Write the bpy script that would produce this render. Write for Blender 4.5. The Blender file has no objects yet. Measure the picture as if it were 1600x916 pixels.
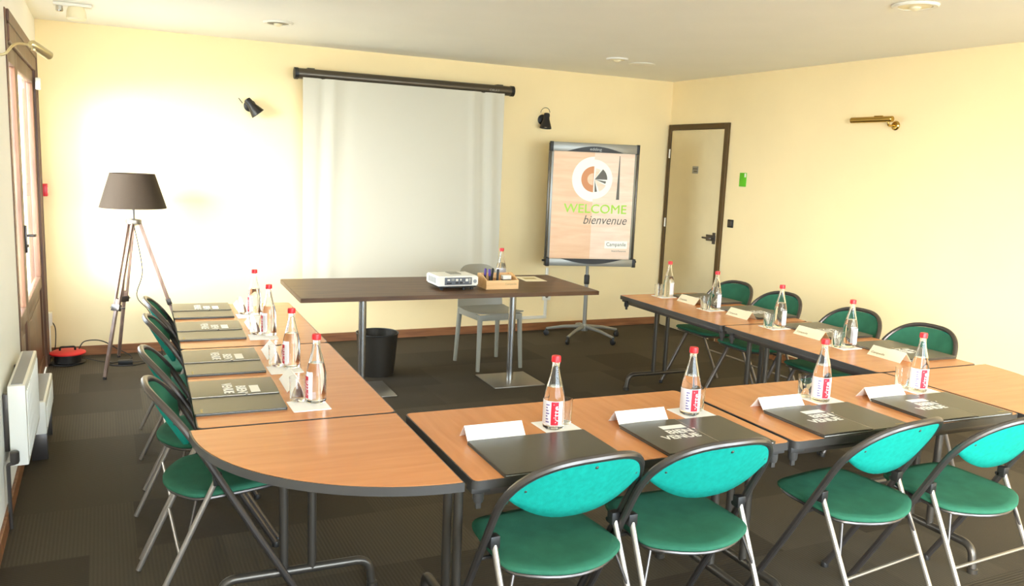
import bpy, bmesh, math, random
from mathutils import Vector, Matrix
random.seed(7)
C = bpy.context.scene.collection
PI = math.pi
def srgb(r, g, b):
    f = lambda v: (v/255/12.92) if v/255 <= .04045 else ((v/255+.055)/1.055)**2.4
    return (f(r), f(g), f(b), 1)

# ------------------------------------------------------------ camera
yaw, pitch, roll = math.radians(26.2904), math.radians(-8.7489), math.radians(2.3716)
f_ = Vector((math.sin(yaw)*math.cos(pitch), math.cos(yaw)*math.cos(pitch), math.sin(pitch)))
r_ = Vector((math.cos(yaw), -math.sin(yaw), 0)); u_ = r_.cross(f_)
r2 = math.cos(roll)*r_ + math.sin(roll)*u_; u2 = -math.sin(roll)*r_ + math.cos(roll)*u_
cam = bpy.data.cameras.new('camera'); cam.sensor_width = 36; cam.lens = 1299.878/1600*36
co = bpy.data.objects.new('camera', cam); C.objects.link(co)
co.matrix_world = Matrix(((r2.x, u2.x, -f_.x, 0), (r2.y, u2.y, -f_.y, 0), (r2.z, u2.z, -f_.z, 1.6), (0, 0, 0, 1)))
cam.clip_start = .02
bpy.context.scene.camera = co

# ------------------------------------------------------------ exposure, world, sun
sc = bpy.context.scene
sc.view_settings.view_transform = 'Standard'; sc.view_settings.look = 'None'
sc.view_settings.gamma = 1; sc.view_settings.use_curve_mapping = False
sc.view_settings.exposure = 1.32
try:
    sc.cycles.use_denoising = True; sc.cycles.max_bounces = 10; sc.cycles.diffuse_bounces = 6
    sc.cycles.transmission_bounces = 8; sc.cycles.transparent_max_bounces = 12; sc.cycles.sample_clamp_indirect = 6
except Exception: pass
w = bpy.data.worlds.new('world'); sc.world = w; w.use_nodes = True
bg = w.node_tree.nodes['Background']; bg.inputs[0].default_value = (.74, .88, 1.0, 1); bg.inputs[1].default_value = 7.0
sun = bpy.data.lights.new('sun', 'SUN'); sun.energy = 6.0; sun.angle = math.radians(32); sun.color = (1, .96, .87)
so = bpy.data.objects.new('sun', sun); C.objects.link(so)
so.rotation_euler = Vector((.72, .68, -.13)).to_track_quat('-Z', 'Y').to_euler()
def portal(loc, rot, sx, sy):
    l = bpy.data.lights.new('daylight_portal', 'AREA'); l.shape = 'RECTANGLE'; l.size = sx; l.size_y = sy
    l.cycles.is_portal = True
    o = bpy.data.objects.new('daylight_portal', l); C.objects.link(o); o.location = loc; o.rotation_euler = rot
XL, XR, YB, YN, H = -.41, 5.25, 7.12, -1.1, 2.50
WIN = [(-.2, 2.35), (2.65, 5.05)]          # windows of the wall behind the camera, x ranges
WZ = (.10, 2.30)
DY0, DY1, DZ = 4.93, 6.87, 2.2         # french door in the left wall
portal((XL-.02, (DY0+DY1)/2, DZ/2), (0, -PI/2, 0), DZ, DY1-DY0)
for a, b in WIN: portal(((a+b)/2, YN-.02, (WZ[0]+WZ[1])/2), (PI/2, 0, 0), b-a, WZ[1]-WZ[0])

# ------------------------------------------------------------ materials
def nt(m): return m.node_tree.nodes, m.node_tree.links
def mat(name, col, rough=.5, metal=0, var=0, vscale=8, bump=0, bscale=60, spec=.5, coat=0, trans=0, ior=1.45, sheen=0):
    m = bpy.data.materials.new(name); m.use_nodes = True
    N, L = nt(m); b = N['Principled BSDF']
    b.inputs['Base Color'].default_value = col; b.inputs['Roughness'].default_value = rough
    b.inputs['Metallic'].default_value = metal; b.inputs['Specular IOR Level'].default_value = spec
    b.inputs['Coat Weight'].default_value = coat; b.inputs['Transmission Weight'].default_value = trans
    b.inputs['IOR'].default_value = ior; b.inputs['Sheen Weight'].default_value = sheen
    tc = N.new('ShaderNodeTexCoord')
    if var:
        n = N.new('ShaderNodeTexNoise'); n.inputs['Scale'].default_value = vscale; n.inputs['Detail'].default_value = 5
        L.new(tc.outputs['Object'], n.inputs['Vector'])
        r = N.new('ShaderNodeValToRGB'); L.new(n.outputs['Fac'], r.inputs['Fac'])
        r.color_ramp.elements[0].position = .3; r.color_ramp.elements[1].position = .7
        r.color_ramp.elements[0].color = tuple(c*(1-var) for c in col[:3])+(1,)
        r.color_ramp.elements[1].color = tuple(min(1, c*(1+var)) for c in col[:3])+(1,)
        L.new(r.outputs['Color'], b.inputs['Base Color'])
    if bump:
        n = N.new('ShaderNodeTexNoise'); n.inputs['Scale'].default_value = bscale; n.inputs['Detail'].default_value = 4
        L.new(tc.outputs['Object'], n.inputs['Vector'])
        bp = N.new('ShaderNodeBump'); bp.inputs['Strength'].default_value = bump; bp.inputs['Distance'].default_value = .004
        L.new(n.outputs['Fac'], bp.inputs['Height']); L.new(bp.outputs['Normal'], b.inputs['Normal'])
    return m
def wood(name, c1, c2, rough=.4, stretch=(1, 12, 12), scale=3, coat=0):
    m = bpy.data.materials.new(name); m.use_nodes = True; N, L = nt(m); b = N['Principled BSDF']
    tc = N.new('ShaderNodeTexCoord'); mp = N.new('ShaderNodeMapping'); mp.inputs['Scale'].default_value = stretch
    L.new(tc.outputs['Object'], mp.inputs['Vector'])
    n = N.new('ShaderNodeTexNoise'); n.inputs['Scale'].default_value = scale; n.inputs['Detail'].default_value = 8; n.inputs['Distortion'].default_value = .4
    L.new(mp.outputs['Vector'], n.inputs['Vector'])
    r = N.new('ShaderNodeValToRGB'); r.color_ramp.elements[0].position = .35; r.color_ramp.elements[1].position = .68
    r.color_ramp.elements[0].color = c1; r.color_ramp.elements[1].color = c2
    L.new(n.outputs['Fac'], r.inputs['Fac']); L.new(r.outputs['Color'], b.inputs['Base Color'])
    b.inputs['Roughness'].default_value = rough; b.inputs['Coat Weight'].default_value = coat
    b.inputs['Coat Roughness'].default_value = .2
    return m
def pane_mat(name='window_glass', refl=.25, tint=1):
    m = bpy.data.materials.new(name); m.use_nodes = True; N, L = nt(m)
    N.remove(N['Principled BSDF']); t = N.new('ShaderNodeBsdfTransparent'); g = N.new('ShaderNodeBsdfGlossy'); g.inputs['Roughness'].default_value = .02
    fr = N.new('ShaderNodeFresnel'); fr.inputs['IOR'].default_value = 1.45; mx = N.new('ShaderNodeMixShader')
    mm = N.new('ShaderNodeMath'); mm.operation = 'MULTIPLY'; mm.inputs[1].default_value = refl; L.new(fr.outputs[0], mm.inputs[0]); L.new(mm.outputs[0], mx.inputs[0]); L.new(t.outputs[0], mx.inputs[1]); L.new(g.outputs[0], mx.inputs[2])
    L.new(mx.outputs[0], N['Material Output'].inputs['Surface']); return m
def carpet_mat():
    m = bpy.data.materials.new('carpet_tiles'); m.use_nodes = True; N, L = nt(m); b = N['Principled BSDF']
    tc = N.new('ShaderNodeTexCoord'); sx = N.new('ShaderNodeSeparateXYZ'); L.new(tc.outputs['Object'], sx.inputs[0])
    def M(op, a, b_=None, c=None):
        n = N.new('ShaderNodeMath'); n.operation = op
        for i, v in enumerate((a, b_, c)):
            if v is None: continue
            if isinstance(v, (int, float)): n.inputs[i].default_value = v
            else: L.new(v, n.inputs[i])
        return n.outputs[0]
    row = M('FLOOR', M('DIVIDE', sx.outputs['Y'], .5))
    wn = N.new('ShaderNodeTexWhiteNoise'); wn.noise_dimensions = '1D'; L.new(row, wn.inputs['W'])
    off = M('MULTIPLY', wn.outputs['Value'], .5)
    xs = M('DIVIDE', M('ADD', M('ADD', sx.outputs['X'], .13), off), .5)
    colm = M('FLOOR', xs)
    cb = N.new('ShaderNodeCombineXYZ'); L.new(colm, cb.inputs[0]); L.new(row, cb.inputs[1])
    w2 = N.new('ShaderNodeTexWhiteNoise'); w2.noise_dimensions = '2D'; L.new(cb.outputs[0], w2.inputs['Vector'])
    par = M('GREATER_THAN', w2.outputs['Value'], .5)
    sX = M('SINE', M('MULTIPLY', sx.outputs['X'], 420)); sY = M('SINE', M('MULTIPLY', sx.outputs['Y'], 420))
    rib = M('ADD', M('MULTIPLY', sX, par), M('MULTIPLY', sY, M('SUBTRACT', 1, par)))
    ns = N.new('ShaderNodeTexNoise'); ns.inputs['Scale'].default_value = 260; ns.inputs['Detail'].default_value = 3
    L.new(tc.outputs['Object'], ns.inputs['Vector'])
    r = N.new('ShaderNodeValToRGB'); L.new(w2.outputs['Value'], r.inputs['Fac'])
    r.color_ramp.elements[0].color = srgb(62, 53, 40); r.color_ramp.elements[1].color = srgb(84, 75, 60)
    mul = M('MULTIPLY_ADD', rib, .09, M('MULTIPLY_ADD', ns.outputs['Fac'], .5, .75))
    vm = N.new('ShaderNodeVectorMath'); vm.operation = 'SCALE'; L.new(r.outputs['Color'], vm.inputs[0]); L.new(mul, vm.inputs['Scale'])
    L.new(vm.outputs[0], b.inputs['Base Color']); b.inputs['Roughness'].default_value = .9; b.inputs['Specular IOR Level'].default_value = .25
    bp = N.new('ShaderNodeBump'); bp.inputs['Strength'].default_value = .2; bp.inputs['Distance'].default_value = .002
    L.new(M('ADD', rib, ns.outputs['Fac']), bp.inputs['Height']); L.new(bp.outputs['Normal'], b.inputs['Normal'])
    return m
M_ = {}
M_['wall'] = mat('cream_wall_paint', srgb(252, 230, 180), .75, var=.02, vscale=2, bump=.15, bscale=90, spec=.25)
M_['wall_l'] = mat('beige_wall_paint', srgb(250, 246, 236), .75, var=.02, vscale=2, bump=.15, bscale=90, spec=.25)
M_['ceiling'] = mat('ceiling_paint', srgb(246, 243, 232), .85, var=.015, vscale=2, bump=.1, bscale=120, spec=.2)
M_['carpet'] = carpet_mat()
M_['skirting'] = wood('brown_skirting_wood', srgb(120, 74, 42), srgb(158, 104, 62), .45)
M_['door_brown'] = wood('brown_door_wood', srgb(92, 62, 44), srgb(126, 88, 62), .45, (12, 12, 1))
M_['door_dark'] = mat('dark_brown_frame', srgb(84, 62, 28), .5, var=.08)
M_['door_cream'] = mat('cream_door_leaf', srgb(222, 204, 160), .45, var=.02)
M_['glass_pane'] = pane_mat(); M_['thin_glass'] = pane_mat('tumbler_glass', 1.0)
M_['top'] = wood('beech_laminate', srgb(204, 132, 78), srgb(214, 142, 86), .27, (1, 9, 9), 3)
M_['edge'] = mat('grey_plastic_edge', srgb(66, 63, 60), .35)
M_['steel'] = mat('grey_metal_tube', srgb(92, 86, 78), .35, .7)
M_['dark_tube'] = mat('dark_grey_tube', srgb(96, 90, 86), .32, .75)
M_['chrome'] = mat('brushed_chrome', srgb(205, 203, 200), .25, 1)
M_['silver_leg'] = mat('dull_silver_tube', srgb(165, 156, 146), .42, .85)
M_['black'] = mat('black_plastic', srgb(34, 32, 30), .45)
M_['green'] = mat('green_fabric', srgb(14, 148, 132), .8, var=.10, vscale=60, bump=.3, bscale=500, spec=.2)
M_['green_seat'] = mat('dull_green_fabric', srgb(50, 104, 80), .85, var=.12, vscale=14, bump=.3, bscale=500, spec=.15)  # duller green for seats and the inner face of backrests
M_['folder'] = mat('dark_grey_leatherette', srgb(72, 69, 60), .3, var=.05, vscale=30, bump=.08, bscale=300)
M_['paper'] = mat('white_paper', srgb(255, 253, 248), .7)
M_['cream_card'] = mat('cream_card', srgb(246, 234, 200), .6)
M_['white_ink'] = mat('white_print', srgb(245, 243, 236), .5)
M_['gold_ink'] = mat('gold_print', srgb(196, 174, 112), .5)
M_['card_ink'] = mat('brown_print', srgb(150, 130, 92), .6)
M_['red'] = mat('red_cap', srgb(222, 36, 44), .35)
M_['redlabel'] = mat('red_label', srgb(214, 40, 56), .5)
M_['label'] = mat('white_label', srgb(240, 236, 238), .5)
M_['blue_ink'] = mat('violet_print', srgb(110, 90, 150), .5)
M_['glass'] = mat('clear_glass', (1, 1, 1, 1), .0, trans=1, ior=1.38)
M_['screen'] = mat('white_screen_fabric', srgb(208, 203, 186), .8, spec=.2)
M_['tube'] = mat('dark_screen_case', srgb(88, 80, 68), .3, .5)
M_['desk'] = wood('dark_wenge_top', srgb(84, 58, 36), srgb(108, 78, 52), .42, (1, 10, 10)); M_['desk'].node_tree.nodes['Principled BSDF'].inputs['Specular IOR Level'].default_value = .3
M_['plate'] = mat('steel_base_plate', srgb(146, 140, 130), .35, .7)
M_['shade'] = mat('taupe_lampshade', srgb(56, 44, 31), .9, var=.06, vscale=120)
M_['greywood'] = wood('weathered_tripod_wood', srgb(116, 94, 82), srgb(158, 132, 118), .5, (10, 10, 1))
M_['pale_brass'] = mat('pale_satin_brass', srgb(222, 206, 160), .35, .8)
M_['brass'] = mat('brushed_brass', srgb(190, 156, 84), .25, 1)
M_['white_pl'] = mat('white_enamel', srgb(236, 232, 220), .4)
M_['grey_pl'] = mat('grey_shell_plastic', srgb(150, 146, 132), .42)
M_['poster_l'] = wood('poster_tan_print', srgb(232, 184, 142), srgb(240, 200, 160), .4, (1, 1, 8))
M_['poster_r'] = wood('poster_pale_print', srgb(238, 204, 176), srgb(246, 222, 198), .4, (1, 1, 8))
M_['poster_w'] = mat('poster_white_print', srgb(250, 246, 232), .4)
M_['poster_cup'] = mat('poster_coffee_print', srgb(206, 132, 70), .4)
M_['poster_dark'] = mat('poster_dark_print', srgb(88, 80, 64), .4)
M_['lime'] = mat('lime_green_print', srgb(166, 212, 62), .45)
M_['silver'] = mat('silver_plastic', srgb(150, 148, 140), .35, .4)
M_['signgreen'] = mat('green_sign', srgb(96, 190, 30), .45)
M_['pale_wood'] = wood('pale_pine', srgb(222, 174, 116), srgb(238, 196, 140), .5, (1, 8, 8))
M_['port'] = mat('dark_grey_panel', srgb(96, 98, 104), .5)
M_['violet'] = mat('violet_marker', srgb(70, 40, 130), .4)
M_['ground'] = mat('outdoor_paving', srgb(176, 172, 162), .8, var=.08)
M_['mesh'] = mat('dark_mesh_metal', srgb(60, 54, 46), .45, .6)
M_['lampglass'] = mat('frosted_glass', srgb(238, 226, 190), .35)
M_['cable'] = mat('black_cable', srgb(40, 38, 38), .5)
M_['pattern_grey'] = mat('grey_trim', srgb(150, 150, 150), .5)

# ------------------------------------------------------------ mesh helpers
def V(*a): return Vector(a)
def new(): return bmesh.new()
def obj(name, bm, m, parent=None, smooth=True, angle=35):
    if smooth:
        bm.normal_update()
        for f in bm.faces: f.smooth = True
        for e in bm.edges:
            if len(e.link_faces) == 2 and e.calc_face_angle(0) > math.radians(angle): e.smooth = False
    me = bpy.data.meshes.new(name); bm.to_mesh(me); bm.free()
    for x in (m if isinstance(m, (list, tuple)) else [m]): me.materials.append(M_[x])
    o = bpy.data.objects.new(name, me); C.objects.link(o)
    if parent is not None: o.parent = parent
    return o
def thing(name, label, cat, loc=(0, 0, 0), rz=0, group=None):
    o = bpy.data.objects.new(name, None); C.objects.link(o); o.location = loc; o.rotation_euler = (0, 0, rz)
    o.empty_display_size = .1
    o['label'] = label; o['category'] = cat
    if group: o['group'] = group
    return o
def tag(o, label, cat, group=None):
    o['label'] = label; o['category'] = cat
    if group: o['group'] = group
    return o
def struct(name, bm, m, parent=None, smooth=False):
    o = obj(name, bm, m, parent, smooth)
    if parent is None: o['kind'] = 'structure'
    return o
def dup(root, loc, rz, label, group=None):
    r = root.copy(); C.objects.link(r); r.location = loc; r.rotation_euler = (0, 0, rz); r['label'] = label
    if group: r['group'] = group
    for ch in list(root.children):
        c = ch.copy(); C.objects.link(c); c.parent = r
        for g in list(ch.children):
            d = g.copy(); C.objects.link(d); d.parent = c
    return r
def box(bm, x0, x1, y0, y1, z0, z1, bev=0, mi=0, mtx=None):
    r = bmesh.ops.create_cube(bm, size=1); vs = r['verts']
    for v in vs:
        v.co = V(x0+(v.co.x+.5)*(x1-x0), y0+(v.co.y+.5)*(y1-y0), z0+(v.co.z+.5)*(z1-z0))
    fs = {f for v in vs for f in v.link_faces}
    if bev:
        es = list({e for v in vs for e in v.link_edges})
        rb = bmesh.ops.bevel(bm, geom=es, offset=bev, segments=2, affect='EDGES', profile=.5)
        vs = list(set(v for f in rb['faces'] for v in f.verts) | set(v for v in vs if v.is_valid)); fs = {f for v in vs for f in v.link_faces}
    for f in fs: f.material_index = mi
    if mtx is not None:
        for v in vs: v.co = mtx @ v.co
    return vs
def frames(pts, closed=False):
    n = len(pts); T = []
    for i in range(n):
        a = pts[(i-1) % n] if (i > 0 or closed) else pts[i]; b = pts[(i+1) % n] if (i < n-1 or closed) else pts[i]
        T.append((b-a).normalized())
    ref = V(0, 0, 1) if abs(T[0].z) < .9 else V(1, 0, 0)
    nrm = (ref - T[0]*ref.dot(T[0])).normalized(); out = []
    for t in T:
        nrm = (nrm - t*nrm.dot(t)).normalized(); out.append((nrm, t.cross(nrm)))
    return out
def tube(bm, pts, r, seg=10, closed=False, mi=0, caps=True):
    pts = [V(*p) if not isinstance(p, Vector) else p for p in pts]; fr = frames(pts, closed); rings = []
    rr = r if isinstance(r, (list, tuple)) else [r]*len(pts)
    for p, (a, b), q in zip(pts, fr, rr):
        rings.append([bm.verts.new(p + q*(math.cos(2*PI*k/seg)*a + math.sin(2*PI*k/seg)*b)) for k in range(seg)])
    n = len(rings)
    for i in range(n if closed else n-1):
        A, B = rings[i], rings[(i+1) % n]
        for k in range(seg):
            f = bm.faces.new((A[k], A[(k+1) % seg], B[(k+1) % seg], B[k])); f.material_index = mi
    if caps and not closed:
        bm.faces.new(rings[0][::-1]).material_index = mi; bm.faces.new(rings[-1]).material_index = mi
def lathe(bm, prof, seg=24, mi=0, c=(0, 0, 0), mtx=None, close=True):
    rings = []
    for r, z in prof:
        ring = []
        for k in range(seg):
            p = V(c[0]+r*math.cos(2*PI*k/seg), c[1]+r*math.sin(2*PI*k/seg), c[2]+z)
            ring.append(bm.verts.new(mtx @ p if mtx is not None else p))
        rings.append(ring)
    for A, B in zip(rings, rings[1:]):
        for k in range(seg):
            bm.faces.new((A[k], A[(k+1) % seg], B[(k+1) % seg], B[k])).material_index = mi
    if close:
        bm.faces.new(rings[0][::-1]).material_index = mi; bm.faces.new(rings[-1]).material_index = mi
def prism(bm, poly, z0, z1, mi=0, mtx=None, side_mi=None):
    a = [bm.verts.new(V(x, y, z0)) for x, y in poly]; b = [bm.verts.new(V(x, y, z1)) for x, y in poly]
    if mtx is not None:
        for v in a+b: v.co = mtx @ v.co
    bm.faces.new(a[::-1]).material_index = mi; bm.faces.new(b).material_index = mi
    n = len(poly)
    for i in range(n):
        bm.faces.new((a[i], a[(i+1) % n], b[(i+1) % n], b[i])).material_index = mi if side_mi is None else side_mi
def smoothpath(pts, rad, n=5):
    pts = [V(*p) for p in pts]; out = [pts[0]]
    for i in range(1, len(pts)-1):
        a, p, b = pts[i-1], pts[i], pts[i+1]
        r = min(rad, (p-a).length*.45, (b-p).length*.45)
        s = p+(a-p).normalized()*r; e = p+(b-p).normalized()*r
        for k in range(n+1):
            t = k/n; out.append(s*(1-t)**2 + p*2*t*(1-t) + e*t*t)
    out.append(pts[-1]); return out
def spline(pts, n=8):
    pts = [V(*p) for p in pts]; P = [pts[0]]+pts+[pts[-1]]; out = []
    for i in range(1, len(P)-2):
        p0, p1, p2, p3 = P[i-1:i+3]
        for k in range(n):
            t = k/n
            out.append(.5*((2*p1)+(p2-p0)*t+(2*p0-5*p1+4*p2-p3)*t*t+(3*p1-p0-3*p2+p3)*t**3))
    out.append(pts[-1]); return out
def rrect(x0, x1, y0, y1, r, n=4):
    out = []
    for cx, cy, a in ((x1-r, y1-r, 0), (x0+r, y1-r, 90), (x0+r, y0+r, 180), (x1-r, y0+r, 270)):
        for k in range(n+1):
            t = math.radians(a+90*k/n); out.append((cx+r*math.cos(t), cy+r*math.sin(t)))
    return out
def text(name, s, size, m, parent, mtx, extrude=.0003, align='LEFT', width=None, shear=0, bold=0):
    """a flat word as a mesh: mtx maps text plane (x right, y up, z out) into the parent's space"""
    cu = bpy.data.curves.new('t', 'FONT'); cu.body = s; cu.size = size; cu.extrude = extrude; cu.align_x = align; cu.shear = shear
    cu.offset = bold; cu.resolution_u = 3
    t = bpy.data.objects.new('t', cu); C.objects.link(t)
    me = bpy.data.meshes.new_from_object(t.evaluated_get(bpy.context.evaluated_depsgraph_get()))
    bpy.data.objects.remove(t); bpy.data.curves.remove(cu)
    if width:
        xs = [v.co.x for v in me.vertices]; k = width/(max(xs)-min(xs))
        for v in me.vertices: v.co.x *= k
    me.transform(mtx); me.name = name; me.materials.clear(); me.materials.append(M_[m])
    o = bpy.data.objects.new(name, me); C.objects.link(o)
    if parent is not None: o.parent = parent
    return o
def basis(o, x, y, z=None):
    x = Vector(x).normalized(); y = Vector(y).normalized(); z = x.cross(y)
    return Matrix(((x.x, y.x, z.x, o[0]), (x.y, y.y, z.y, o[1]), (x.z, y.z, z.z, o[2]), (0, 0, 0, 1)))

# ------------------------------------------------------------ the setting
TH = .25; TL = .08
bm = new(); box(bm, XL-.0, XR, YN, YB, -.1, 0); struct('floor', bm, 'carpet')
bm = new(); box(bm, XL-TH, XR+TH, YN-TH, YB+TH, H, H+.15); struct('ceiling', bm, 'ceiling')
bm = new(); box(bm, XL-TH, XR+TH, YB, YB+TH, -.1, H); struct('wall_back', bm, 'wall')
bm = new(); box(bm, XR, XR+TH, YN, YB, -.1, H); struct('wall_right', bm, 'wall')
bm = new()
box(bm, XL-TL, XL, YN, DY0, -.1, H); box(bm, XL-TL, XL, DY0, DY1, DZ, H); box(bm, XL-TL, XL, DY1, YB, -.1, H)
box(bm, XL-TL, XL, DY0, DY1, -.1, 0)
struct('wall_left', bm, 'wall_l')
bm = new(); xs = [XL-TH, WIN[0][0], WIN[0][1], WIN[1][0], WIN[1][1], XR+TH]
for i in (0, 2, 4): box(bm, xs[i], xs[i+1], YN-TH, YN, -.1, H)
for a, b in WIN: box(bm, a, b, YN-TH, YN, -.1, WZ[0]); box(bm, a, b, YN-TH, YN, WZ[1], H)
struct('wall_near', bm, 'wall')
bm = new(); box(bm, XL, XR-.013, YB-.013, YB, 0, .075, .003); struct('baseboard_back', bm, 'skirting')
bm = new(); box(bm, XR-.013, XR, YN+.013, 6.165, 0, .075, .003); struct('baseboard_right', bm, 'skirting')
bm = new(); box(bm, XL, XL+.013, YN+.013, DY0-.07, 0, .075, .003); struct('baseboard_left', bm, 'skirting')
bm = new(); box(bm, -14, XL-TH, -14, 14, -.25, -.15); box(bm, XL-TH, 14, -14, YN-TH, -.25, -.15); struct('ground_outside', bm, 'ground')
def window(name, pts):
    (x0, x1, y0, y1) = pts; horiz = (y1-y0) < .2; bm = new(); z0, z1 = WZ
    bars = 3
    if horiz:
        for k in range(bars): x = x0+(x1-x0)*k/(bars-1); x = min(max(x, x0+.03), x1-.03); box(bm, x-.03, x+.03, y0, y1, z0, z1, .004)
        box(bm, x0, x1, y0, y1, z0, z0+.06, .004); box(bm, x0, x1, y0, y1, z1-.06, z1, .004)
    else:
        for k in range(bars): y = y0+(y1-y0)*k/(bars-1); y = min(max(y, y0+.03), y1-.03); box(bm, x0, x1, y-.03, y+.03, z0, z1, .004)
        box(bm, x0, x1, y0, y1, z0, z0+.06, .004); box(bm, x0, x1, y0, y1, z1-.06, z1, .004)
    o = struct(name, bm, 'door_brown'); bm = new()
    if horiz: box(bm, x0+.02, x1-.02, (y0+y1)/2-.003, (y0+y1)/2+.003, z0+.02, z1-.02)
    else: box(bm, (x0+x1)/2-.003, (x0+x1)/2+.003, y0+.02, y1-.02, z0+.02, z1-.02)
    obj('pane', bm, 'glass_pane', o, False)
for i, (a, b) in enumerate(WIN): window('window_%d' % (i+1), (a, b, YN-.16, YN-.11))

# french door in the left wall (two glazed leaves in a brown frame)
bm = new(); fx0, fx1 = XL-.08, XL+.012
box(bm, fx0, XL, DY0, DY0+.06, 0, DZ, .004); box(bm, fx0, fx1, DY1-.07, DY1, 0, DZ, .006); box(bm, fx0, fx1, DY0+.06, DY1-.07, DZ-.09, DZ, .006)
box(bm, XL, XL+.006, DY0-.05, DY0+.01, 0, DZ+.06, .002); box(bm, XL, XL+.018, DY1, DY1+.06, 0, DZ+.06, .004); box(bm, XL, XL+.018, DY0, DY1, DZ, DZ+.06, .004)
d1 = struct('door_1', bm, 'door_brown')
lx0, lx1 = XL-.042, XL-.006; mid = 5.52
for (a, b) in ((DY0+.062, mid-.002), (mid+.002, DY1-.072)):
    bm = new(); st = .075
    box(bm, lx0, lx1, a, a+st, .01, DZ-.092, .004); box(bm, lx0, lx1, b-st, b, .01, DZ-.092, .004)
    box(bm, lx0, lx1, a+st, b-st, DZ-.18, DZ-.092, .004); box(bm, lx0, lx1, a+st, b-st, .60, .68, .004); box(bm, lx0, lx1, a+st, b-st, .01, .10, .004)
    box(bm, lx0+.012, lx1-.012, a+st, b-st, .10, .60)
    box(bm, lx0+.008, lx1-.008, a+st+.06, b-st-.06, .16, .54, .004)
    lf = obj('door_leaf', bm, 'door_brown', d1)
    bm = new(); box(bm, (lx0+lx1)/2-.003, (lx0+lx1)/2+.003, a+st, b-st, .68, DZ-.18); obj('pane', bm, 'glass_pane', lf, False)
bm = new(); box(bm, lx1, lx1+.012, mid+.015, mid+.05, .98, 1.14, .004); tube(bm, smoothpath([(lx1, mid+.032, 1.08), (lx1+.05, mid+.032, 1.08), (lx1+.05, mid+.14, 1.075)], .015), .008)
lathe(bm, [(.009, 0), (.009, .014)], 10, mtx=basis((lx1+.004, mid+.032, 1.02), (0, 1, 0), (0, 0, 1)))
obj('door_handle', bm, 'dark_tube', d1)
bm = new(); box(bm, XL-.0, XL+.03, 6.72, 6.79, 1.98, 2.06, .004); 
o = obj('door_sensor', bm, 'white_pl'); tag(o, 'small white contact sensor on the upper corner of the brown glazed door', 'sensor')
o.location.x = .013

# cream door in the right wall
y0, y1, zt = 6.19, 7.10, 2.07
bm = new(); box(bm, XR-.03, XR+.0, y0, y0+.05, 0, zt, .003); box(bm, XR-.03, XR, y1-.045, y1, 0, zt, .003); box(bm, XR-.03, XR, y0+.05, y1-.045, zt-.055, zt, .003)
d2 = struct('door_2', bm, 'door_dark')
bm = new(); box(bm, XR-.022, XR-.001, y0+.053, y1-.05, .01, zt-.06, .003); obj('door_leaf', bm, 'door_cream', d2)
bm = new(); box(bm, XR-.03, XR-.022, y0+.07, y0+.11, .93, 1.04, .003)
box(bm, XR-.032, XR-.022, y0+.065, y0+.20, .955, 1.015, .004)
tube(bm, smoothpath([(XR-.022, y0+.09, .985), (XR-.075, y0+.09, .985), (XR-.075, y0+.20, .985)], .015), .009)
obj('door_handle', bm, 'dark_tube', d2)
for z in (.25, 1.08, 1.78):
    bm = new(); tube(bm, [(XR-.036, y1-.045, z-.045), (XR-.036, y1-.045, z+.045)], .008); obj('hinge', bm, 'white_pl', d2)
bm = new(); box(bm, XR-.026, XR-.0221, 6.59, 6.68, 1.59, 1.66, .002)
o = obj('door_sign', bm, 'silver'); tag(o, 'small grey plate on the upper half of the cream door', 'sign')
for k, z in enumerate((1.635, 1.612)): 
    bm = new(); box(bm, XR-.0264, XR-.026, 6.60, 6.67-.015*k, z-.005, z+.005); obj('plate_line', bm, 'poster_dark', o, False)

# ------------------------------------------------------------ table frame helpers
TY = math.radians(-2.045); S = 1.0465; TZ = .70
cT, sT = math.cos(TY), math.sin(TY)
def TF(u, v): return (cT*u*S - sT*v*S, sT*u*S + cT*v*S)
TT = .028
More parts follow.
